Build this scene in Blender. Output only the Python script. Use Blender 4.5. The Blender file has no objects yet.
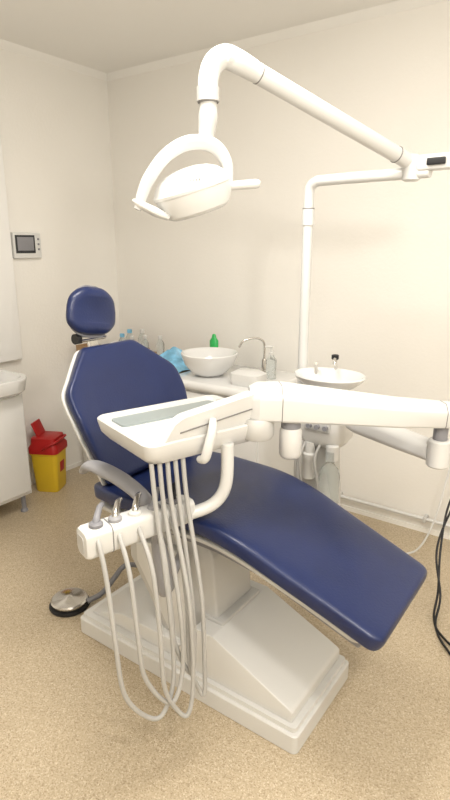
import bpy, bmesh, math, random
from mathutils import Vector, Matrix
import numpy as np
C = bpy.context.scene.collection
scene = bpy.context.scene
scene.view_settings.view_transform = 'Standard'
scene.view_settings.look = 'None'

# ------------------------------------------------------------------ materials
def pmat(name, col, rough=0.5, metal=0.0, coat=0.0, var=0.04, vscale=6.0, bump=0.0, bscale=80.0, trans=0.0, alpha=1.0, ior=1.45, spec=0.5):
    m = bpy.data.materials.new(name); m.use_nodes = True
    nt = m.node_tree; b = nt.nodes['Principled BSDF']
    tc = nt.nodes.new('ShaderNodeTexCoord')
    n = nt.nodes.new('ShaderNodeTexNoise'); n.inputs['Scale'].default_value = vscale; n.inputs['Detail'].default_value = 4
    nt.links.new(tc.outputs['Object'], n.inputs['Vector'])
    r = nt.nodes.new('ShaderNodeValToRGB')
    r.color_ramp.elements[0].position = 0.3; r.color_ramp.elements[1].position = 0.7
    r.color_ramp.elements[0].color = (*[c*(1-var) for c in col], 1)
    r.color_ramp.elements[1].color = (*[min(1, c*(1+var)) for c in col], 1)
    nt.links.new(n.outputs['Fac'], r.inputs['Fac']); nt.links.new(r.outputs['Color'], b.inputs['Base Color'])
    b.inputs['Roughness'].default_value = rough; b.inputs['Metallic'].default_value = metal
    b.inputs['Coat Weight'].default_value = coat; b.inputs['Coat Roughness'].default_value = 0.15
    b.inputs['Transmission Weight'].default_value = trans; b.inputs['IOR'].default_value = ior
    b.inputs['Alpha'].default_value = alpha
    b.inputs['Specular IOR Level'].default_value = spec
    if bump > 0:
        n2 = nt.nodes.new('ShaderNodeTexNoise'); n2.inputs['Scale'].default_value = bscale; n2.inputs['Detail'].default_value = 6
        nt.links.new(tc.outputs['Object'], n2.inputs['Vector'])
        bp = nt.nodes.new('ShaderNodeBump'); bp.inputs['Strength'].default_value = bump; bp.inputs['Distance'].default_value = 0.01
        nt.links.new(n2.outputs['Fac'], bp.inputs['Height']); nt.links.new(bp.outputs['Normal'], b.inputs['Normal'])
    return m

WALL = pmat('wall_paint', (0.87, 0.85, 0.805), 0.85, var=0.012, vscale=1.5, bump=0.12, bscale=60)
CEIL = pmat('ceiling_paint', (0.90, 0.89, 0.86), 0.9, var=0.01, vscale=2)
PANEL = pmat('white_laminate', (0.88, 0.875, 0.86), 0.4, var=0.01)
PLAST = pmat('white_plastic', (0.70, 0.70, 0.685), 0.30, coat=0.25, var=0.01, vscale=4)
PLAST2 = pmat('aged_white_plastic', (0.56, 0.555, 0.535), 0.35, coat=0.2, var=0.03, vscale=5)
ENAM = pmat('white_enamel', (0.75, 0.75, 0.74), 0.15, coat=0.6, var=0.01)
BLUE = pmat('navy_vinyl', (0.010, 0.020, 0.082), 0.34, coat=0.12, var=0.08, vscale=10, bump=0.10, bscale=160)
GREY = pmat('grey_plastic', (0.24, 0.24, 0.26), 0.45, var=0.04)
LGREY = pmat('light_grey_plastic', (0.34, 0.34, 0.36), 0.4, var=0.04)
SEAM = pmat('seam_grey', (0.22, 0.215, 0.21), 0.5, var=0.05)
DARK = pmat('black_rubber', (0.015, 0.015, 0.017), 0.5, var=0.1)
CHROME = pmat('brushed_metal', (0.62, 0.60, 0.57), 0.22, metal=1.0, var=0.05, vscale=30)
HOSE = pmat('hose_rubber', (0.46, 0.455, 0.44), 0.45, var=0.02)
MATG = pmat('tray_mat_glass', (0.32, 0.37, 0.375), 0.3, coat=0.2, var=0.06)
YEL = pmat('yellow_plastic', (0.78, 0.54, 0.03), 0.4, var=0.06)
RED = pmat('red_plastic', (0.42, 0.012, 0.012), 0.4, var=0.08)
GREEN = pmat('green_soap', (0.03, 0.42, 0.10), 0.3, var=0.1)
LBLUE = pmat('blue_film', (0.20, 0.47, 0.68), 0.35, var=0.35, vscale=18, bump=0.3, bscale=30)
CARD = pmat('light_wood', (0.36, 0.23, 0.12), 0.6, var=0.18, vscale=14)
SCREEN = pmat('dark_screen', (0.03, 0.033, 0.036), 0.15, var=0.1)
SILV = pmat('silver_plastic', (0.54, 0.54, 0.53), 0.3, coat=.2, var=0.03)
CLEAR = pmat('clear_plastic', (0.86, 0.90, 0.90), 0.08, trans=0.85, ior=1.2, var=0.01)
LENS = pmat('lamp_lens', (0.45, 0.46, 0.46), 0.1, coat=0.6, var=0.05)

def floor_mat():
    m = bpy.data.materials.new('speckled_vinyl'); m.use_nodes = True
    nt = m.node_tree; b = nt.nodes['Principled BSDF']; L = nt.links.new
    tc = nt.nodes.new('ShaderNodeTexCoord')
    v = nt.nodes.new('ShaderNodeTexVoronoi'); v.inputs['Scale'].default_value = 290; L(tc.outputs['Object'], v.inputs['Vector'])
    sep = nt.nodes.new('ShaderNodeSeparateColor'); L(v.outputs['Color'], sep.inputs['Color'])
    r = nt.nodes.new('ShaderNodeValToRGB'); cr = r.color_ramp; cr.interpolation = 'LINEAR'
    cr.elements[0].position = 0.0; cr.elements[0].color = (0.36, 0.275, 0.175, 1)
    cr.elements[1].position = 1.0; cr.elements[1].color = (0.70, 0.62, 0.48, 1)
    for p, c in ((0.2, (0.485, 0.395, 0.27, 1)), (0.6, (0.545, 0.45, 0.315, 1)), (0.85, (0.58, 0.485, 0.35, 1))):
        e = cr.elements.new(p); e.color = c
    L(sep.outputs[0], r.inputs['Fac'])
    n = nt.nodes.new('ShaderNodeTexNoise'); n.inputs['Scale'].default_value = 80; n.inputs['Detail'].default_value = 5
    L(tc.outputs['Object'], n.inputs['Vector'])
    mx = nt.nodes.new('ShaderNodeMix'); mx.data_type = 'RGBA'; mx.blend_type = 'MULTIPLY'; mx.inputs[0].default_value = 0.20
    r2 = nt.nodes.new('ShaderNodeValToRGB'); r2.color_ramp.elements[0].position = .35; r2.color_ramp.elements[1].position = .65
    r2.color_ramp.elements[0].color = (.6, .57, .52, 1); r2.color_ramp.elements[1].color = (1, 1, 1, 1)
    L(n.outputs['Fac'], r2.inputs['Fac']); L(r.outputs['Color'], mx.inputs[6]); L(r2.outputs['Color'], mx.inputs[7])
    L(mx.outputs[2], b.inputs['Base Color']); b.inputs['Roughness'].default_value = 0.36
    return m
FLOOR = floor_mat()

# ------------------------------------------------------------------ object helpers
WL = {}
def empty(name, loc, label, cat, **kw):
    e = bpy.data.objects.new(name, None); e.empty_display_size = 0.05
    e.location = loc; C.objects.link(e); WL[e] = Vector(loc)
    e['label'] = label; e['category'] = cat
    for k, v in kw.items(): e[k] = v
    return e

def mk(name, bm, mat, parent=None, label=None, cat=None, angle=38, **kw):
    bmesh.ops.recalc_face_normals(bm, faces=bm.faces)
    co = [v.co for v in bm.verts]
    c = Vector([(min(p[i] for p in co)+max(p[i] for p in co))/2 for i in range(3)])
    if parent is None: c.z = min(p.z for p in co)
    for v in bm.verts: v.co -= c
    for f in bm.faces: f.smooth = True
    th = math.radians(angle)
    for e in bm.edges:
        if len(e.link_faces) == 2:
            e.smooth = e.calc_face_angle(0) < th
    me = bpy.data.meshes.new(name); bm.to_mesh(me); bm.free()
    me.materials.append(mat)
    o = bpy.data.objects.new(name, me); C.objects.link(o); WL[o] = c
    if parent is not None:
        o.parent = parent; o.location = c - WL[parent]
    else: o.location = c
    if label: o['label'] = label
    if cat: o['category'] = cat
    for k, v in kw.items(): o[k] = v
    return o

def NB(): return bmesh.new()

def a_box(bm, c, s, bev=0.0, rz=0.0, segs=3, M=None):
    T = Matrix.Translation(c) @ Matrix.Rotation(rz, 4, 'Z')
    if M is not None: T = T @ M
    r = bmesh.ops.create_cube(bm, size=1.0, matrix=T @ Matrix.Diagonal((*s, 1)))
    if bev > 0:
        es = list({e for v in r['verts'] for e in v.link_edges})
        bmesh.ops.bevel(bm, geom=es, offset=bev, segments=segs, profile=0.5, affect='EDGES')
    return bm

def catmull(pts, sub=8):
    P = [Vector(p) for p in pts]
    if len(P) < 3 or sub <= 1: return P
    Q = [P[0]*2-P[1]] + P + [P[-1]*2-P[-2]]
    out = []
    for i in range(1, len(Q)-2):
        p0, p1, p2, p3 = Q[i-1:i+3]
        for k in range(sub):
            t = k/sub
            out.append(0.5*((2*p1)+(p2-p0)*t+(2*p0-5*p1+4*p2-p3)*t*t+(3*p1-p0-3*p2+p3)*t**3))
    out.append(P[-1]); return out

def rings(bm, R, cap=True, closed=False):
    V = [[bm.verts.new(p) for p in r] for r in R]
    n = len(V[0]); m = len(V)
    for i in range(m if closed else m-1):
        A, B = V[i], V[(i+1) % m]
        for k in range(n):
            bm.faces.new((A[k], A[(k+1) % n], B[(k+1) % n], B[k]))
    if cap and not closed:
        bm.faces.new(V[0][::-1]); bm.faces.new(V[-1])
    return bm

def a_tube(bm, pts, r, segs=14, sub=8, flat=1.0, up=None):
    P = catmull(pts, sub); n = len(P)
    if isinstance(r, (list, tuple)):
        rr = np.interp(np.linspace(0, 1, n), np.linspace(0, 1, len(r)), r)
    else: rr = [r]*n
    t0 = (P[1]-P[0]).normalized()
    a = Vector(up) if up else (Vector((0, 0, 1)) if abs(t0.z) < 0.9 else Vector((1, 0, 0)))
    nrm = (a - t0*a.dot(t0)).normalized(); R = []
    for i in range(n):
        t = (P[min(i+1, n-1)]-P[max(i-1, 0)]).normalized()
        nrm = (nrm - t*nrm.dot(t)).normalized(); b = t.cross(nrm)
        R.append([P[i] + (nrm*math.cos(2*math.pi*k/segs)*flat + b*math.sin(2*math.pi*k/segs))*rr[i] for k in range(segs)])
    return rings(bm, R)

def a_lathe(bm, prof, M=None, segs=32, sx=1, sy=1):
    M = M or Matrix.Identity(4)
    R = [[M @ Vector((max(r, 1e-4)*math.cos(2*math.pi*k/segs)*sx, max(r, 1e-4)*math.sin(2*math.pi*k/segs)*sy, z)) for k in range(segs)] for r, z in prof]
    return rings(bm, R)

def TR(x, y, z, rz=0, rx=0, ry=0):
    return Matrix.Translation((x, y, z)) @ Matrix.Rotation(rz, 4, 'Z') @ Matrix.Rotation(ry, 4, 'Y') @ Matrix.Rotation(rx, 4, 'X')

def rrect(hx, hy, r, n=6):
    r = min(r, hx*0.999, hy*0.999); out = []
    for cx, cy, a0 in ((hx-r, hy-r, 0), (-hx+r, hy-r, 90), (-hx+r, -hy+r, 180), (hx-r, -hy+r, 270)):
        for k in range(n+1):
            a = math.radians(a0+90*k/n); out.append((cx+r*math.cos(a), cy+r*math.sin(a)))
    return out

def a_stack(bm, lv, M=None):
    """lv: (cx,cy,hx,hy,r,z)"""
    M = M or Matrix.Identity(4)
    R = [[M @ Vector((cx+x, cy+y, z)) for x, y in rrect(hx, hy, r)] for cx, cy, hx, hy, r, z in lv]
    return rings(bm, R)

def a_prism(bm, poly, y0, y1, bev=0.0, segs=3):
    """poly in XZ, extruded in Y"""
    A = [bm.verts.new((x, y0, z)) for x, z in poly]; B = [bm.verts.new((x, y1, z)) for x, z in poly]
    n = len(poly); fs = [bm.faces.new(A), bm.faces.new(B[::-1])]
    for k in range(n): fs.append(bm.faces.new((A[k], B[k], B[(k+1) % n], A[(k+1) % n])))
    if bev > 0:
        es = list({e for f in fs for e in f.edges})
        bmesh.ops.bevel(bm, geom=es, offset=bev, segments=segs, profile=0.5, affect='EDGES')
    return bm

def a_cushion(bm, path, hw, ht, cy, bend=(0,), off=0.0, N=60, p=3.2, M=48, er=0.03, cr=0.07, grow=0.0, puff=0.0):
    """path: (x,z) control points; hw half widths at controls; smooth padded slab."""
    P = catmull([Vector((x, 0, z)) for x, z in path], 12)
    L = [0]
    for i in range(1, len(P)): L.append(L[-1]+(P[i]-P[i-1]).length)
    T = L[-1]; px = [q.x for q in P]; pz = [q.z for q in P]
    s = [0.5-0.5*math.cos(math.pi*i/(N-1)) for i in range(N)]
    R = []
    bl = np.linspace(0, 1, len(bend))
    H = catmull([Vector((h, 0, 0)) for h in hw], 12); HL = np.linspace(0, 1, len(H))
    for t in s:
        d = t*T
        c = Vector((np.interp(d, L, px), cy, np.interp(d, L, pz)))
        d1, d2 = max(0, d-0.01), min(T, d+0.01)
        tg = Vector((np.interp(d2, L, px)-np.interp(d1, L, px), 0, np.interp(d2, L, pz)-np.interp(d1, L, pz))).normalized()
        n = Vector((-tg.z, 0, tg.x))
        e = min(d, T-d)
        f = math.sqrt(max(0, 1-(1-min(1, e/er))**2)); g = math.sqrt(max(0, 1-(1-min(1, e/cr))**2))
        w = np.interp(t, HL, [h.x for h in H]) + grow; w = w-cr*(1-g); h = max(ht*f, 0.0008)
        bd = np.interp(t, bl, bend)
        ring = []
        for k in range(M):
            a = 2*math.pi*k/M; ca, sa = math.cos(a), math.sin(a)
            y = w*math.copysign(abs(ca)**(2/(p+1.5)), ca); q = h*math.copysign(abs(sa)**(2/p), sa)
            u = y/max(w, 1e-4)
            if q > 0: q += puff*(1-u*u)*f
            ring.append(c + Vector((0, y, 0)) + n*(off+q+bd*u*u))
        R.append(ring)
    return rings(bm, R)

# frame turned toward the viewer's side of the room (x: to the right of it, d: into the room)
def K(x, d, z): return Vector((0.814*x-0.581*d, 0.581*x+0.814*d, z))

# ------------------------------------------------------------------ room
X0, X1, Y0, Y1, H = -3.01, 1.3, -1.3, 2.88, 2.60
def slab(name, c, s, mat):
    b = NB(); a_box(b, c, s); return mk(name, b, mat, kind='structure')
slab('floor', ((X0+X1)/2, (Y0+Y1)/2, -0.05), (X1-X0+.2, Y1-Y0+.2, 0.1), FLOOR)
slab('ceiling', ((X0+X1)/2, (Y0+Y1)/2, H+.05), (X1-X0+.2, Y1-Y0+.2, 0.1), CEIL)
slab('wall_back', ((X0+X1)/2, Y1+.05, H/2), (X1-X0+.2, .1, H), WALL)
slab('wall_front', ((X0+X1)/2, Y0-.05, H/2), (X1-X0+.2, .1, H), WALL)
slab('wall_left', (X0-.05, (Y0+Y1)/2, H/2), (.1, Y1-Y0, H), WALL)
slab('wall_right', (X1+.05, (Y0+Y1)/2, H/2), (.1, Y1-Y0, H), WALL)
slab('baseboard_back', ((X0+X1)/2, Y1-.004, .014), (X1-X0-.03, .008, .028), WALL)
slab('baseboard_left', (X0+.004, (Y0+Y1)/2, .014), (.008, Y1-Y0-.03, .028), WALL)
b = NB(); a_prism(b, [(0, 0), (.035, 0), (0, -.035)], 0, 1)
for v in b.verts: v.co = Vector((X0+v.co.x, Y0+v.co.y*(Y1-Y0), H+v.co.z))
mk('trim_1', b, CEIL, kind='structure')
b = NB(); a_prism(b, [(0, 0), (.035, 0), (0, -.035)], 0, 1)
for v in b.verts: v.co = Vector((X0+v.co.y*(X1-X0), Y1-v.co.x, H+v.co.z))
mk('trim_2', b, CEIL, kind='structure')

e = empty('wall_pipe', (-.5, Y1-.04, 0.07), 'thin white pipe clipped low along the wall above the floor', 'pipe')
b = NB(); a_tube(b, [(-1.35, Y1-.035, .095), (1.2, Y1-.035, .095)], .010, sub=1); mk('pipe', b, PLAST, e)
for i, x in enumerate((-1.2, -.7, -.2, .3, .8)):
    b = NB(); a_box(b, (x, Y1-.0265, .095), (.018, .05, .03), .003); mk('pipe_clip', b, PLAST2, e)

# ------------------------------------------------------------------ dental chair
CY = 1.45
ch = empty('dental_chair', (-1.11, 1.44, 0), 'navy blue vinyl dental chair on a white plastic base', 'dental chair')
b = NB(); a_stack(b, [(-1.11, 1.435, .498, .203, .018, 0.0), (-1.11, 1.435, .50, .205, .018, .003), (-1.11, 1.435, .50, .205, .018, .065), (-1.11, 1.435, .497, .202, .016, .068), (-1.11, 1.435, .488, .193, .014, .069), (-1.11, 1.435, .488, .193, .014, .086)])
mk('base_plate', b, PLAST, ch, angle=30)
b = NB(); a_prism(b, [(-.642, .085), (-.642, .122), (-.650, .130), (-.95, .262), (-1.03, .262), (-1.14, .085)], 1.258, 1.612, .004)
mk('base_cover', b, PLAST, ch, label='sloping white base cover')
b = NB(); a_prism(b, [(-1.15, .085), (-1.10, .15), (-1.40, .15), (-1.58, .085)][::-1], 1.27, 1.60, .005)
mk('base_cover', b, PLAST, ch, label='low white base cover')
b = NB(); a_prism(b, [(-.98, .25), (-1.10, .10), (-1.20, .10), (-1.40, .44), (-1.40, .60), (-1.05, .60), (-1.0, .5)], 1.33, 1.55, .010)
mk('lift_column', b, SILV, ch, label='slanted grey-white lift column')
b = NB(); a_prism(b, [(-1.08, .26), (-1.10, .12), (-1.155, .12), (-1.33, .40), (-1.33, .47), (-1.24, .50), (-1.12, .50)], 1.295, 1.585, .008)
mk('column_cover', b, PLAST, ch, label='slanted white column cover')
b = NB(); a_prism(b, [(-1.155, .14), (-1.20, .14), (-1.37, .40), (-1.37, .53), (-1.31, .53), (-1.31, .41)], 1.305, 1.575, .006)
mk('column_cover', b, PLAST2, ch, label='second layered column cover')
b = NB(); a_box(b, (-1.0, 1.44, .268), (.10, .24, .016), .004); mk('cover_plate', b, SILV, ch, label='glossy grey cover plate')
spath = [(-1.45, .66), (-1.3, .672), (-1.1, .68), (-.95, .683), (-.82, .661), (-.68, .615), (-.53, .561), (-.378, .503)]
shw = [.235, .262, .262, .252, .244, .234, .224, .216]
b = NB(); a_cushion(b, spath, shw, .031, CY-.01, bend=(.02, .02, .008, .0, 0), puff=.0, er=.016, cr=.04, p=6)
mk('seat_cushion', b, BLUE, ch, label='long navy blue padded seat and leg rest')
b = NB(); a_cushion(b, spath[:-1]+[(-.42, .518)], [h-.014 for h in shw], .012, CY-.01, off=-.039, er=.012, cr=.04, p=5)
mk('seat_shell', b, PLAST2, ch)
b = NB(); a_prism(b, [(-1.42, .62), (-1.40, .56), (-.95, .57), (-.80, .54), (-.46, .425), (-.45, .455), (-.78, .60), (-.9, .61)], 1.29, 1.59, .008)
mk('seat_frame', b, GREY, ch, label='grey metal frame under the seat')
bpath = [(-1.395, .70), (-1.44, .80), (-1.495, .93), (-1.55, 1.05), (-1.60, 1.158)]
bhw = [.222, .236, .25, .262, .272, .279, .281, .272, .225, .175, .122]
b = NB(); a_cushion(b, bpath[::-1], bhw[::-1], .026, CY-.005, bend=(.01, .04, .055, .05, .03), puff=.008, er=.02, cr=.014, p=4.6)
br = mk('backrest', b, BLUE, ch, label='navy blue padded backrest with angled shoulders')
b = NB(); a_cushion(b, bpath[::-1], bhw[::-1], .010, CY-.005, bend=(.01, .04, .055, .05, .03), off=-.029, grow=.004, er=.02, cr=.016, p=4.6)
mk('backrest_shell', b, PLAST, br, label='white plastic backrest shell')
hp = [(-1.640, 1.374), (-1.650, 1.33), (-1.652, 1.28), (-1.642, 1.23), (-1.616, 1.200)]
HC = Vector((-1.65, CY-.02, 1.287)); HR = Matrix.Rotation(math.radians(-9), 3, 'X')
b = NB(); a_cushion(b, hp, [.080, .106, .116, .114, .094], .022, CY-.02, bend=(.005, .012, .005), puff=.014, er=.032, cr=.055, p=2.6)
bmesh.ops.rotate(b, verts=b.verts, cent=HC, matrix=HR)
hr = mk('headrest', b, BLUE, ch, label='navy blue oval headrest pad')
b = NB(); a_cushion(b, hp, [.066, .088, .098, .096, .08], .008, CY-.015, bend=(.005, .012, .005), off=-.024, er=.02, cr=.05, p=2.6)
bmesh.ops.rotate(b, verts=b.verts, cent=HC, matrix=HR)
mk('headrest_back', b, GREY, hr, label='dark headrest back shell')
b = NB(); a_box(b, (-1.650, CY-.02, 1.17), (.012, .05, .18), .004, M=Matrix.Rotation(math.radians(-14), 4, 'Y'))
a_tube(b, [(-1.65, CY-.08, 1.185), (-1.65, CY+.04, 1.185)], .016, sub=1)
mk('headrest_bracket', b, CHROME, hr, label='metal headrest bar')
b = NB(); a_tube(b, [(-1.655, CY-.10, 1.185), (-1.655, CY-.075, 1.185)], .020, sub=1); mk('headrest_knob', b, DARK, hr, label='black round knob')
b = NB(); a_tube(b, [(-1.40, 1.14, .79), (-1.35, 1.13, .825), (-1.27, 1.125, .826), (-1.18, 1.12, .812), (-1.10, 1.12, .775), (-1.07, 1.125, .71), (-1.07, 1.135, .62)],
                 [.018, .03, .033, .031, .028, .024, .02], flat=.6, segs=18)
ar = mk('armrest', b, LGREY, ch, label='curved grey armrest')
b = NB(); a_tube(b, [(-1.07, 1.137, .64), (-1.065, 1.15, .55), (-1.07, 1.17, .46), (-1.10, 1.22, .45), (-1.12, 1.32, .50)], [.024, .034, .038, .03, .02], flat=.7, segs=18)
mk('armrest_support', b, LGREY, ar)

# ------------------------------------------------------------------ instrument delivery unit
N = Vector((-.957, .998, 0)); A = Vector((.32, .947, 0)); B = Vector((-.947, .32, 0))
def T(a, b_, z): return N + A*a + B*b_ + Vector((0, 0, z))
TM = Matrix(((A.x, B.x, 0, N.x), (A.y, B.y, 0, N.y), (0, 0, 1, 0), (0, 0, 0, 1)))
iu = empty('dental_instrument_unit', (-.93, 1.75, 0.9), 'white dental instrument tray unit on a jointed arm over the chair', 'dental instrument unit')
b = NB(); a_stack(b, [(.21, .17, .15, .10, .03, .945), (.215, .165, .20, .15, .035, .953), (.215, .165, .218, .168, .035, .975), (.215, .165, .225, .175, .035, 1.006), (.215, .165, .2255, .1755, .035, 1.014), (.215, .165, .221, .171, .033, 1.018),
                      (.215, .165, .211, .161, .03, 1.016), (.215, .165, .205, .155, .028, 1.005), (.215, .165, .200, .150, .025, 1.003)], TM)
tray = mk('instrument_tray', b, PLAST, iu, label='shallow white plastic instrument tray')
b = NB(); a_stack(b, [(.215, .262, .185, .045, .012, 1.002), (.215, .262, .185, .045, .012, 1.009)], TM); mk('tray_mat', b, MATG, tray, label='grey-green glass mat')
b = NB(); R = []
for i in range(21):
    u = i/20; a = .015+.41*u; sh = .06*(1-u)
    zt = 1.080+.042*u; zb = .985+.035*u; e_ = (.010 if i in (0, 20) else (.003 if i in (1, 19) else 0))
    R.append([T(a, .085, zb+e_), T(a, .004, zb+e_), T(a+sh*.5, -.008, (zt+zb)/2-.012), T(a+sh, -.014, zt-.004-e_), T(a+sh, -.010, zt-e_), T(a+sh, .018, zt-e_), T(a+sh, .024, zt-.005-e_), T(a+sh*.5, .050, (zt+zb)/2-.014)])
rings(b, R); cp = mk('control_panel', b, PLAST, tray, label='broad white angled control panel', angle=22)
b = NB()
rings(b, [[T(a, bb-.0012, z) for bb, z in ((-.0115, zz-.0015), (-.0115, zz+.0015), (-.008, zz+.0015), (-.008, zz-.0015))] for a, zz in ((.09, 1.038), (.40, 1.070))])
mk('panel_seam', b, SEAM, cp)
b = NB(); a_tube(b, [T(.155, -.004, .945), T(.158, -.026, .955), T(.165, -.034, .99), T(.178, -.034, 1.035), T(.19, -.020, 1.062)], [.011, .014, .014, .013, .010], segs=12)
mk('tray_handle', b, PLAST, tray)
b = NB(); R = []
for a, hb, hz, r in ((-.183, .024, .026, .014), (-.180, .034, .036, .016), (-.170, .037, .040, .016), (.14, .035, .036, .016), (.155, .030, .032, .016)):
    R.append([T(a, .055+x, .767+.008*(a+.18)/.33+y) for x, y in rrect(hb, hz, r)])
rings(b, R); bar = mk('instrument_bar', b, PLAST, iu, label='white squared instrument holder bar')
b = NB(); rings(b, [[T(a, .055+x, .767+y) for x, y in rrect(.022, .024, .012)] for a in (-.1845, -.1825)]); mk('bar_end_cap', b, SILV, bar)
b = NB(); rings(b, [[T(a, .055+x, .769+y) for x, y in rrect(.0374, .0402, .016)] for a in (-.108, -.105)]); mk('bar_seam', b, SEAM, bar)
b = NB(); a_tube(b, [T(.10, .05, .765), T(.17, .035, .765), T(.225, .015, .79), T(.25, .0, .85), T(.255, .0, .97)], .019, segs=16)
mk('bar_support_pipe', b, PLAST, bar)
for i, a in enumerate((-.14, -.085, -.025, .035, .095)):
    b = NB(); a_lathe(b, [(.015, .800), (.019, .804), (.019, .816), (.014, .820)], Matrix.Translation(T(a, .05, 0)), 16)
    mk('instrument_holder', b, (GREY, LGREY, PLAST, LGREY, GREY)[i], bar)
    b = NB(); t0 = T(a, .05, .812)
    a_tube(b, [t0, t0+B*.006+A*.004+Vector((0, 0, .010)), t0+B*.025+A*.018+Vector((0, 0, .020)), t0+B*.045+A*.032+Vector((0, 0, .024)), t0+B*.06+A*.046+Vector((0, 0, .022))], [.009, .010, .009, .0085, .006], segs=12)
    mk('dental_handpiece', b, (GREY, CHROME, CHROME, GREY, DARK)[i], bar, label='slim dental handpiece lying in its holder')
hs = [(-.145, .02, .19), (-.085, .045, .235), (-.025, .07, .175), (0.03, .095, .29), (.075, .12, .20)]
for i, (a0, a1, zb) in enumerate(hs):
    bo = -.035-.014*(i % 3)
    am = (a0+a1)/2+.02
    w = (a1-a0)/2
    pts = [T(a0, .05, .79), T(a0-.005, .012, .77), T(a0-.002, bo+.02, .68), T(a0+.003, bo, .5), T(a0+w*.25, bo, zb+.13), T(am-w*.25, bo, zb+.02), T(am+w*.35, bo-.01, zb+.005), T(a1+.01, bo-.005, zb+.11), T(a1+.005, bo, .55), T(a1, .01, .82), T(a1, .03, .955)]
    b = NB(); a_tube(b, pts, .0068, segs=12, sub=8); mk('instrument_hose', b, HOSE, iu, label='pale grey flexible hose hanging in a loop')
Pa = Vector((-.83, 1.365, 0)); Pb = Vector((-.335, 1.775, 0)); D = (Pb-Pa).normalized(); S = Vector((-D.y, D.x, 0)); LN = (Pb-Pa).length
def armsec(s, hw_, zt, zb):
    c = Pa+D*s; hz = (zt-zb)/2; cz = (zt+zb)/2
    sec = [(-hw_*.9, -hz+.006), (-hw_*.8, -hz), (hw_*.8, -hz), (hw_*.9, -hz+.006), (hw_, hz*.25), (hw_*.97, hz*.42), (hw_*.62, hz*.92), (hw_*.5, hz), (-hw_*.5, hz), (-hw_*.62, hz*.92), (-hw_*.97, hz*.42), (-hw_, hz*.25)]
    return [c+S*x+Vector((0, 0, cz+y)) for x, y in sec]
prof = [(-.052, .012, 1.10, 1.05), (-.045, .034, 1.12, 1.03), (-.02, .05, 1.131, 1.025), (.05, .055, 1.13, 1.022), (.2, .048, 1.108, 1.010), (.4, .042, 1.078, .994), (LN-.03, .038, 1.055, .986), (LN, .034, 1.049, .988), (LN+.012, .022, 1.04, .998)]
b = NB(); rings(b, [armsec(*q) for q in prof]); ua = mk('upper_arm', b, PLAST, iu, label='long tapering flat-sided white support arm', angle=25)
def seam_at(s):
    xs = [q[0] for q in prof]; v = [np.interp(s, xs, [q[j] for q in prof]) for j in (1, 2, 3)]
    b = NB(); rings(b, [armsec(s, v[0]+.0006, v[1]+.0006, v[2]-.0006), armsec(s+.0025, v[0]+.0006, v[1]+.0006, v[2]-.0006)]); mk('arm_seam', b, SEAM, ua)
seam_at(.045); seam_at(.55)
b = NB(); a_lathe(b, [(.046, .965), (.052, .975), (.052, 1.018), (.046, 1.03)], TR(-.845, 1.35, 0)); mk('tray_joint', b, PLAST2, iu)
b = NB(); a_lathe(b, [(.026, .99), (.03, .995), (.03, 1.02), (.026, 1.03)], TR(-.765, 1.415, 0)); mk('joint_collar', b, GREY, iu)
b = NB(); a_lathe(b, [(.02, .895), (.028, .90), (.034, .91), (.034, .985), (.028, .995)], TR(-.765, 1.415, 0)); mk('joint_housing', b, PLAST, iu)
b = NB(); a_lathe(b, [(.020, .92), (.022, .925), (.022, .992), (.020, .995)], TR(-.405, 1.725, 0)); mk('elbow_pin', b, GREY, iu, label='grey metal elbow pin')
b = NB(); a_lathe(b, [(.030, .85), (.035, .855), (.035, .935), (.030, .94)], TR(-.405, 1.725, 0)); mk('elbow_housing', b, PLAST, iu)
b = NB(); R = []
d_ = Vector((.40, -.18, 0)).normalized(); s_ = Vector((-d_.y, d_.x, 0)); Q0 = Vector((-.775, 1.895, 0))
for s, hw_, zt, zb in ((0, .02, .910, .87), (.012, .034, .925, .86), (.05, .037, .93, .855), (.25, .036, .928, .856), (.38, .032, .925, .858)):
    R.append([Q0+d_*s+Vector((0, 0, (zt+zb)/2))+s_*u+Vector((0, 0, v)) for u, v in rrect(hw_, (zt-zb)/2, .026)])
rings(b, R); mk('lower_arm', b, PLAST, iu, label='slim rounded white lower arm')

# ------------------------------------------------------------------ spittoon unit
SX, SY = -.92, 2.0
sp = empty('spittoon_unit', (SX, SY, 0.0), 'white dental spittoon column with round bowl beside the chair', 'spittoon')
b = NB(); a_lathe(b, [(.03, .955), (.06, .96), (.105, .985), (.138, 1.012), (.146, 1.024), (.142, 1.03), (.132, 1.024), (.095, .992), (.05, .972), (.015, .968)], TR(SX+.005, SY, 0), 40, 1.0, .82)
mk('spittoon_bowl', b, ENAM, sp, label='round white ceramic spittoon bowl')
b = NB(); a_stack(b, [(SX, SY, .06, .05, .045, .735), (SX, SY, .085, .075, .055, .745), (SX, SY, .102, .092, .06, .775), (SX, SY, .108, .098, .06, .83), (SX, SY, .108, .098, .06, .92), (SX, SY, .10, .09, .055, .95), (SX, SY, .05, .05, .03, .965)])
mk('upper_housing', b, PLAST, sp)
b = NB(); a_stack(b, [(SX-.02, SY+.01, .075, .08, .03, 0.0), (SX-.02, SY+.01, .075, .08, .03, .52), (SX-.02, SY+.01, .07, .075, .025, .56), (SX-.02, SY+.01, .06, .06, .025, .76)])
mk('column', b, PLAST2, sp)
b = NB(); a_tube(b, [(SX-.02, SY+.085, .93), (SX-.02, SY+.11, 1.0), (SX-.02, SY+.11, 1.05), (SX-.015, SY+.09, 1.075), (SX, SY+.05, 1.075), (SX+.005, SY+.04, 1.06)], .006)
a_tube(b, [(SX-.07, SY+.05, .93), (SX-.085, SY+.06, .99), (SX-.085, SY+.06, 1.05), (SX-.07, SY+.03, 1.06)], .006)
mk('spittoon_tap', b, CHROME, sp, label='small chrome water tap')
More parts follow.
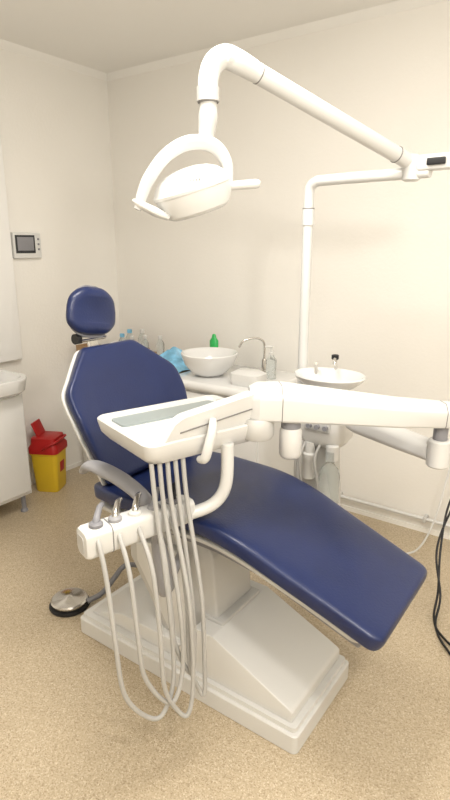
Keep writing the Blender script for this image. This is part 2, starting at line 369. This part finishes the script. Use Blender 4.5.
b = NB(); a_lathe(b, [(.01, 1.068), (.015, 1.072), (.015, 1.088), (.01, 1.09)], TR(SX-.02, SY+.10, 0), 14); mk('tap_knob', b, DARK, sp)
b = NB(); a_lathe(b, [(.015, .49), (.038, .495), (.042, .52), (.042, .64), (.034, .67), (.018, .69), (.018, .74)], TR(SX+.065, SY-.085, 0)); mk('water_bottle', b, CLEAR, sp, label='clear plastic water bottle')
b = NB(); a_lathe(b, [(.018, .70), (.026, .702), (.026, .76), (.018, .765)], TR(SX+.065, SY-.07, 0)); mk('bottle_cap', b, PLAST, sp)
b = NB(); a_lathe(b, [(.02, .60), (.025, .605), (.025, .68), (.028, .685), (.028, .71), (.02, .715), (.02, .76)], TR(SX-.03, SY-.075, 0)); mk('suction_filter', b, PLAST, sp)
b = NB(); a_box(b, (SX+.01, SY-.101, .84), (.11, .012, .045), .005, 0); mk('valve_block', b, SILV, sp)
for x in (-.02, .015, .05):
    b = NB(); a_tube(b, [(SX+x, SY-.105, .84), (SX+x, SY-.122, .84)], .010, sub=1); mk('valve_knob', b, GREY, sp)
for i, x in enumerate((-.06, -.045, .02)):
    b = NB(); a_tube(b, [(SX+x, SY-.06, .78), (SX+x-.01, SY-.11, .70), (SX+x+.01*(i-1), SY-.11, .58), (SX+x*.5, SY-.09, .45), (SX+x*.3-.02, SY-.06, .36)], .006, segs=8)
    mk('suction_hose', b, HOSE, sp)

# ------------------------------------------------------------------ dental lamp
lp = empty('dental_lamp', (-1.068, 2.06, 0), 'white dental operating lamp on a tall jointed pole', 'dental lamp')
b = NB(); a_tube(b, [(-1.068, 2.06, 0), (-1.068, 2.06, .9), (-1.068, 2.06, 1.66)], .0205, sub=1, segs=20)
a_tube(b, [(-1.068, 2.06, 1.60), (-1.068, 2.06, 1.655), (-1.068, 2.06, 1.66)], .0245, sub=1, segs=20)
mk('pole', b, PLAST, lp)
b = NB(); a_tube(b, [(-1.068, 2.06, 1.661), (-1.068, 2.06, 1.664)], .0235, sub=1, segs=20); mk('pole_seam', b, SEAM, lp)
b = NB(); a_tube(b, [(-1.068, 2.06, 1.655), (-1.068, 2.06, 1.71), (-1.062, 2.058, 1.74), (-1.04, 2.055, 1.757), (-.98, 2.05, 1.762), (-.60, 2.025, 1.762)], .02, segs=20, sub=6)
mk('horizontal_arm', b, PLAST, lp)
b = NB(); a_box(b, (-.57, 2.022, 1.79), (.14, .05, .05), .008, -.06); a_lathe(b, [(.02, 1.735), (.03, 1.74), (.03, 1.81), (.02, 1.82)], TR(-.665, 2.028, 0))
mk('arm_joint', b, PLAST, lp)
b = NB(); a_box(b, (-.575, 1.993, 1.79), (.06, .012, .022), .003, -.06); mk('joint_slot', b, DARK, lp)
Ps = Vector((-.67, 2.028, 1.795)); Pe = K(.035, 1.70, 2.005)
b = NB(); a_tube(b, [Ps, Ps.lerp(Pe, .02), Ps.lerp(Pe, .98), Pe], [.021, .025, .026, .027, .027], sub=4, segs=24); sa = mk('spring_arm', b, PLAST, lp, label='thick white spring arm')
for t in (.10, .90):
    b = NB(); a_tube(b, [Ps.lerp(Pe, t), Ps.lerp(Pe, t+.004)], .0278, sub=1, segs=24); mk('arm_seam', b, SEAM, sa)
b = NB(); a_tube(b, [Ps.lerp(Pe, .93), Pe, K(.0, 1.69, 2.014), K(-.03, 1.685, 1.997), K(-.044, 1.68, 1.962), K(-.046, 1.675, 1.93), K(-.046, 1.67, 1.91)], [.028, .030, .030, .029, .028, .027, .027], segs=24)
mk('lamp_elbow', b, PLAST, lp)
b = NB(); a_tube(b, [K(-.046, 1.67, 1.935), K(-.046, 1.67, 1.90)], .031, sub=1, segs=20)
a_tube(b, [K(-.046, 1.67, 1.91), K(-.046, 1.665, 1.86), K(-.055, 1.66, 1.79)], [.022, .027, .02], sub=5, segs=18)
mk('lamp_neck', b, PLAST2, lp)
b = NB(); a_tube(b, [K(-.046, 1.67, 1.901), K(-.046, 1.67, 1.897)], .0285, sub=1, segs=20); mk('neck_seam', b, SEAM, lp)
arc = [(-.240, 1.60, 1.618), (-.228, 1.605, 1.65), (-.206, 1.61, 1.698), (-.160, 1.625, 1.758), (-.10, 1.64, 1.792), (-.035, 1.65, 1.788), (.002, 1.66, 1.748), (.004, 1.67, 1.69), (-.02, 1.68, 1.64)]
b = NB(); a_tube(b, [K(*p) for p in arc], [.013, .018, .020, .020, .021, .021, .018, .016, .013], segs=16, flat=.65, up=(1, 0, 0))
mk('lamp_yoke', b, PLAST, lp, label='curved white lamp yoke')
cx = K(-.09, 1.655, 1.668)
Mh = Matrix.Translation(cx) @ Matrix.Rotation(math.radians(35.5), 4, 'Z') @ Matrix.Rotation(math.radians(-17), 4, 'Y') @ Matrix.Rotation(math.radians(10), 4, 'X')
b = NB(); a_lathe(b, [(.008, .066), (.03, .065), (.06, .059), (.085, .047), (.102, .031), (.109, .016), (.113, .013), (.113, .006), (.109, .002), (.106, -.024), (.092, -.050), (.078, -.058), (.070, -.055)], Mh, 40, 1.0, .72)
hd = mk('lamp_head', b, PLAST, lp, label='rounded white lamp head', angle=30)
b = NB(); a_lathe(b, [(.01, -.048), (.068, -.050), (.074, -.059), (.01, -.0595)], Mh, 32, 1.0, .72); mk('lamp_lens', b, LENS, hd)
for i in range(4):
    b = NB(); a_box(b, (0, 0, 0), (.002, .003, .010), .0006)
    bmesh.ops.transform(b, matrix=Mh @ Matrix.Translation((.005+.008*i, -.0715, .032)), verts=b.verts); mk('vent_slot', b, SEAM, hd)
b = NB(); a_tube(b, [K(.0, 1.66, 1.683), K(.02, 1.66, 1.685), K(.085, 1.66, 1.69), K(.098, 1.66, 1.69)], [.010, .012, .013, .008], sub=3); mk('lamp_grip', b, PLAST, hd)
b = NB(); a_tube(b, [K(-.25, 1.60, 1.642), K(-.235, 1.60, 1.634), K(-.19, 1.615, 1.612), K(-.16, 1.63, 1.60)], [.008, .018, .022, .016], sub=4, flat=.6); mk('lamp_grip', b, PLAST, hd)

# ------------------------------------------------------------------ foot pedal
fp = empty('foot_pedal', (-1.78, 1.32, 0), 'round chrome foot control on the floor with grey cable', 'foot pedal')
b = NB(); a_lathe(b, [(.085, 0), (.088, .006), (.086, .014), (.06, .02)], TR(-1.78, 1.32, 0)); mk('pedal_base', b, DARK, fp)
b = NB(); a_lathe(b, [(.06, .018), (.078, .022), (.08, .032), (.074, .038), (.02, .043), (.012, .05), (.002, .051)], TR(-1.78, 1.32, 0)); mk('pedal_disc', b, CHROME, fp)
b = NB(); a_tube(b, [(-1.71, 1.36, .025), (-1.68, 1.42, .045), (-1.69, 1.50, .07), (-1.70, 1.58, .09), (-1.67, 1.66, .06), (-1.58, 1.71, .016), (-1.4, 1.73, .012), (-1.2, 1.74, .012)], .012); mk('pedal_hose', b, GREY, fp)

# ------------------------------------------------------------------ washbasin cabinet
wc = empty('washbasin_cabinet', (-2.84, 1.46, 0), 'white washbasin cabinet against the wall', 'washbasin cabinet')
WY = 1.465
b = NB(); a_box(b, (-2.842, WY, .42), (.316, .66, .62), .004); mk('cabinet_body', b, ENAM, wc)
for k in (-1, 1):
    b = NB(); a_box(b, (-2.675, WY+.16*k, .43), (.018, .312, .59), .004); d = mk('cabinet_door', b, ENAM, wc)
    y = WY+.04*k
    b = NB(); a_tube(b, [(-2.666, y, .62), (-2.65, y, .60), (-2.65, y, .54), (-2.666, y, .52)], .005, segs=8); mk('door_handle', b, CHROME, d)
for x in (-2.95, -2.72):
    for y in (WY-.29, WY+.29):
        b = NB(); a_lathe(b, [(.022, 0), (.022, .01), (.014, .02), (.014, .09), (.02, .115)], TR(x, y, 0), 16); mk('cabinet_foot', b, GREY if x > -2.8 else PLAST, wc)
b = NB(); a_stack(b, [(-2.80, WY, .17, .32, .08, .73), (-2.78, WY, .205, .325, .10, .76), (-2.775, WY, .225, .335, .12, .825), (-2.775, WY, .222, .332, .12, .835), (-2.775, WY, .20, .31, .11, .835), (-2.775, WY, .17, .27, .1, .78), (-2.775, WY, .1, .2, .08, .745)])
mk('washbasin', b, ENAM, wc, label='white ceramic washbasin')
b = NB(); a_tube(b, [(-2.955, 1.62, .83), (-2.955, 1.62, .90), (-2.93, 1.62, .93), (-2.86, 1.62, .92), (-2.84, 1.62, .895)], .012)
a_box(b, (-2.955, 1.62, .95), (.03, .08, .012), .004, .3); mk('basin_tap', b, CHROME, wc)
b = NB(); a_box(b, (-2.985, 1.49, 1.63), (.05, 1.04, 1.56), .006)
o = mk('wall_cabinet', b, PANEL, label='tall flat white wall cabinet above the washbasin', cat='wall cabinet')
b = NB(); a_box(b, (-2.956, 1.44, 1.63), (.012, .86, 1.46), .003); mk('cabinet_door', b, PANEL, o)

# ------------------------------------------------------------------ sharps container
sc = empty('sharps_container', (-2.86, 2.06, 0), 'yellow sharps bin with red lid on the floor', 'sharps container')
M_ = TR(-2.86, 2.06, 0, math.radians(28))
b = NB(); a_stack(b, [(0, 0, .07, .07, .025, 0.0), (0, 0, .075, .075, .025, .01), (0, 0, .088, .088, .028, .25), (0, 0, .093, .093, .028, .255), (0, 0, .093, .093, .028, .27)], M_); mk('bin_body', b, YEL, sc)
b = NB(); a_box(b, (0, 0, 0), (.002, .06, .07), .0005); bmesh.ops.transform(b, matrix=M_ @ TR(.0835, 0, .16, 0, 0, math.radians(3.8)), verts=b.verts); mk('warning_label', b, RED, sc)
b = NB(); a_stack(b, [(0, 0, .097, .097, .03, .265), (0, 0, .097, .097, .03, .30), (0, 0, .085, .085, .028, .32), (0, 0, .08, .08, .028, .36), (0, 0, .06, .06, .025, .368)], M_); lid = mk('bin_lid', b, RED, sc)
b = NB(); a_box(b, (0, 0, 0), (.012, .11, .10), .005); bmesh.ops.transform(b, matrix=M_ @ TR(-.055, .0, .405, 0, 0, math.radians(-22)), verts=b.verts); mk('lid_flap', b, RED, lid)
b = NB(); a_tube(b, [M_ @ Vector(p) for p in ((.0, .095, .29), (.04, .1, .32), (.09, .07, .342), (.098, 0, .347), (.09, -.07, .342), (.04, -.1, .32), (0, -.095, .29))], .007); mk('bin_handle', b, RED, sc)

# ------------------------------------------------------------------ intercom monitor
ic = empty('intercom_monitor', (-3.0, 2.135, 1.45), 'small white-framed video intercom with dark screen on the wall', 'intercom')
b = NB(); a_box(b, (-2.997, 2.135, 1.522), (.028, .195, .15), .006); mk('intercom_case', b, PLAST, ic)
b = NB(); a_box(b, (-2.982, 2.118, 1.53), (.006, .135, .105), .002); mk('intercom_screen', b, SCREEN, ic)
b = NB(); a_box(b, (-2.9785, 2.118, 1.532), (.002, .112, .078), .0005); mk('display_glass', b, GREY, ic)
for k in range(3):
    b = NB(); a_box(b, (-2.981, 2.211, 1.56-.03*k), (.006, .012, .012), .002); mk('intercom_button', b, GREY, ic)

# ------------------------------------------------------------------ side table with supplies
tb = empty('side_table', (-2.48, 2.62, 0), 'light wooden side table against the wall', 'table')
b = NB(); a_box(b, (-2.485, 2.62, .785), (.93, .49, .03), .004); mk('table_top', b, CARD, tb)
b = NB(); a_box(b, (-2.485, 2.62, .735), (.86, .42, .07), .003); mk('table_apron', b, PLAST, tb)
for x in (-2.91, -2.06):
    for y in (2.41, 2.83):
        b = NB(); a_box(b, (x, y, .385), (.04, .04, .77), .004); mk('table_leg', b, PLAST, tb)
bx = NB(); a_stack(bx, [(-2.84, 2.45, .085, .055, .006, .80), (-2.84, 2.45, .088, .058, .006, .885), (-2.84, 2.45, .082, .052, .005, .885), (-2.84, 2.45, .08, .05, .005, .81)])
mk('supply_box', bx, CARD, label='small open wooden box on the side table', cat='box')
bx = NB(); a_stack(bx, [(-2.54, 2.47, .14, .06, .012, .80), (-2.54, 2.47, .15, .07, .012, .90), (-2.54, 2.47, .144, .064, .01, .90), (-2.54, 2.47, .132, .052, .01, .81)])
mk('supply_tray', bx, CARD, label='deep wooden supply tray on the side table', cat='tray')
for i, (x, y, h, r) in enumerate(((-2.72, 2.62, .15, .028), (-2.64, 2.63, .14, .026), (-2.55, 2.66, .15, .026), (-2.77, 2.74, .16, .03), (-2.45, 2.70, .15, .026), (-2.66, 2.75, .17, .028))):
    e = empty('plastic_bottle', (x, y, .80), 'small clear plastic bottle with cap on the side table', 'bottle', group='bottles on the side table')
    b = NB(); a_lathe(b, [(r*.9, .801), (r, .806), (r, .80+h*.65), (r*.5, .80+h*.85), (r*.5, .80+h*.88)], TR(x, y, 0), 18); mk('bottle_body', b, CLEAR, e)
    b = NB(); a_lathe(b, [(r*.55, .80+h*.86), (r*.58, .80+h*.87), (r*.58, .80+h), (r*.4, .80+h+.003)], TR(x, y, 0), 16); mk('bottle_cap', b, PLAST if i % 3 else LBLUE, e)
for i, (x, y) in enumerate(((-2.63, 2.465), (-2.57, 2.48), (-2.51, 2.46), (-2.45, 2.475))):
    b = NB(); a_box(b, (x, y, .870), (.04, .06, .118), .006, .3*i); mk('small_carton', b, (PLAST, LBLUE, ENAM, LBLUE)[i], label='small paper carton in the supply tray', cat='carton', group='cartons in the supply tray')
random.seed(7)
b = NB(); n = 26; G = []
for i in range(n):
    row = []
    for j in range(n):
        u, v = i/(n-1)-.5, j/(n-1)-.5
        base = math.exp(-((u+.08)**2*9+v*v*8))
        z = .807+.12*base*(.75+.35*math.sin(7*u+4*v)+.22*math.sin(13*v-6*u))+random.uniform(0, .010)*base
        row.append(b.verts.new((-2.205+u*.33+.02*math.sin(v*7), 2.515+v*.25+.015*math.sin(u*8), max(z, .804))))
    G.append(row)
for i in range(n-1):
    for j in range(n-1): b.faces.new((G[i][j], G[i+1][j], G[i+1][j+1], G[i][j+1]))
mk('plastic_sheet', b, LBLUE, label='crumpled light blue plastic wrap on the table', cat='plastic wrap', angle=25)

# ------------------------------------------------------------------ sink cabinet with bowl basin
sk = empty('sink_cabinet', (-1.69, 2.50, 0), 'white cabinet carrying a round basin near the wall', 'cabinet')
b = NB(); a_box(b, (-1.70, 2.50, .40), (.58, .46, .76), .005); mk('cabinet_body', b, ENAM, sk)
b = NB(); a_box(b, (-1.70, 2.49, .80), (.61, .52, .05), .02); mk('cabinet_top', b, ENAM, sk)
for x in (-1.845, -1.555):
    b = NB(); a_box(b, (x, 2.262, .40), (.28, .018, .72), .004); d = mk('cabinet_door', b, ENAM, sk)
    b = NB(); a_box(b, (x+(.10 if x < -1.7 else -.10), 2.247, .6), (.012, .018, .10), .003); mk('door_handle', b, CHROME, d)
b = NB(); a_lathe(b, [(.05, .825), (.075, .828), (.10, .845), (.138, .89), (.154, .93), (.158, .948), (.155, .953), (.147, .948), (.128, .90), (.09, .856), (.03, .845), (.005, .844)], TR(-1.835, 2.42, 0), 48)
mk('vessel_basin', b, ENAM, label='round white ceramic bowl basin on the cabinet', cat='basin')
ft = empty('faucet', (-1.60, 2.62, .825), 'chrome gooseneck faucet on the cabinet', 'faucet')
b = NB(); a_lathe(b, [(.024, .825), (.024, .835), (.014, .845), (.014, .90), (.010, .91)], TR(-1.60, 2.62, 0)); mk('faucet_base', b, CHROME, ft)
b = NB(); a_tube(b, [(-1.60, 2.62, .90), (-1.60, 2.62, .99), (-1.61, 2.60, 1.02), (-1.64, 2.57, 1.03), (-1.68, 2.53, 1.015), (-1.70, 2.515, .98)], .006); mk('faucet_spout', b, CHROME, ft)
b = NB(); a_tube(b, [(-1.59, 2.62, .88), (-1.56, 2.62, .90), (-1.54, 2.61, .92)], .005); mk('faucet_lever', b, CHROME, ft)
e = empty('soap_bottle', (-1.965, 2.64, .825), 'green liquid soap bottle with white body', 'soap bottle')
b = NB(); a_lathe(b, [(.026, .826), (.028, .83), (.028, .96), (.016, .98), (.011, .985)], TR(-1.965, 2.64, 0), 20, 1, .7); mk('bottle_body', b, ENAM, e)
b = NB(); a_lathe(b, [(.029, .93), (.029, .975), (.016, .992), (.012, 1.01), (.006, 1.015)], TR(-1.965, 2.64, 0), 20, 1, .72); mk('bottle_cap', b, GREEN, e, label='bright green cap')
b = NB(); a_stack(b, [(-1.535, 2.36, .08, .06, .03, .826), (-1.535, 2.36, .088, .068, .035, .85), (-1.535, 2.36, .085, .065, .035, .885), (-1.535, 2.36, .06, .04, .03, .90)])
mk('cotton_dispenser', b, PLAST, label='low rounded white dispenser on the cabinet', cat='dispenser')
e = empty('spray_bottle', (-1.50, 2.53, .825), 'clear bottle with pump beside the faucet', 'bottle')
b = NB(); a_lathe(b, [(.026, .826), (.028, .83), (.028, .93), (.012, .955), (.012, .96)], TR(-1.50, 2.53, 0), 20); mk('bottle_body', b, CLEAR, e)
b = NB(); a_lathe(b, [(.014, .957), (.014, .972), (.006, .976), (.006, 1.0)], TR(-1.50, 2.53, 0), 16); a_box(b, (-1.51, 2.52, 1.003), (.044, .014, .01), .003, .5); mk('bottle_pump', b, PLAST, e)

# ------------------------------------------------------------------ cables
b2 = NB()
a_tube(b2, [(-.55, Y1-.02, .66), (-.56, 2.80, .60), (-.58, 2.72, .44), (-.60, 2.64, .22), (-.65, 2.60, .06), (-.72, 2.57, .008), (-.84, 2.42, .008), (-.86, 2.2, .008), (-.84, 2.10, .008)], .005)
mk('white_cable', b2, PLAST, label='white cable hanging down the wall onto the floor', cat='cable')
b = NB()
for k in range(2):
    o_ = .03*k
    a_tube(b, [(-.46+o_, Y1-.02, .62), (-.47+o_, 2.66, .55), (-.515+o_*.4, 2.5, .38-o_), (-.50-o_*.3, 2.36-o_, .22), (-.465+o_*.6, 2.24-o_, .08), (-.45+o_*.6, 2.15-o_*1.4, .009), (-.39+o_, 2.05-o_*2, .009), (-.25, 1.98-o_*2, .009), (.1, 1.95-o_*2, .009)], .0048)
mk('black_cable', b, DARK, label='twin black power cable curling down to the floor', cat='cable')

# ------------------------------------------------------------------ ceiling panel and added fill lights
WCOL = (1, .95, .88)
def panel(x, y, s, power):
    e = empty('ceiling_and_fill_light', (x, y, H-.04), 'unseen square white panel for ceiling light and added fill', 'ceiling light')
    b = NB(); a_box(b, (x, y, H-.02), (s, s, .04), .006); mk('light_housing', b, PLAST, e)
    li = bpy.data.lights.new('panel_light', 'AREA'); li.shape = 'SQUARE'; li.size = s*.95; li.energy = power; li.color = WCOL
    lo = bpy.data.objects.new('panel_light', li); lo.location = (0, 0, -.006); lo.parent = e; C.objects.link(lo)
def fill(x, y, z, power):  # added out-of-view bulb and holder that brighten the ceiling and walls
    e = empty('fill_lamp', (x, y, H), 'unseen added pendant lamp holder on a short rod', 'pendant light')
    b = NB(); a_lathe(b, [(.05, H-.02), (.05, H-.001)], TR(x, y, 0)); a_tube(b, [(x, y, H-.01), (x, y, z+.15)], .008, sub=1); mk('fill_rod', b, PLAST, e)
    li = bpy.data.lights.new('fill_bulb', 'POINT'); li.shadow_soft_size = .10; li.energy = power; li.color = WCOL
    lo = bpy.data.objects.new('fill_bulb', li); lo.location = (0, 0, z-H); lo.parent = e; C.objects.link(lo)
fill(.35, .55, 2.15, 54)
panel(-1.0, 1.15, .6, 31)
panel(.35, -.6, .8, 16)  # added fill panel behind the camera, out of view

w = bpy.data.worlds.new('world'); w.use_nodes = True; w.node_tree.nodes['Background'].inputs[0].default_value = (.9, .85, .75, 1); w.node_tree.nodes['Background'].inputs[1].default_value = .3
scene.world = w

# ------------------------------------------------------------------ camera
cd = bpy.data.cameras.new('camera'); cd.sensor_fit = 'VERTICAL'; cd.sensor_height = 24; cd.lens = 16.65; cd.clip_start = .02
co = bpy.data.objects.new('camera', cd); C.objects.link(co)
co.location = (0, 0, 1.525); co.rotation_euler = (math.radians(74.4), 0, math.radians(35.52))
scene.camera = co
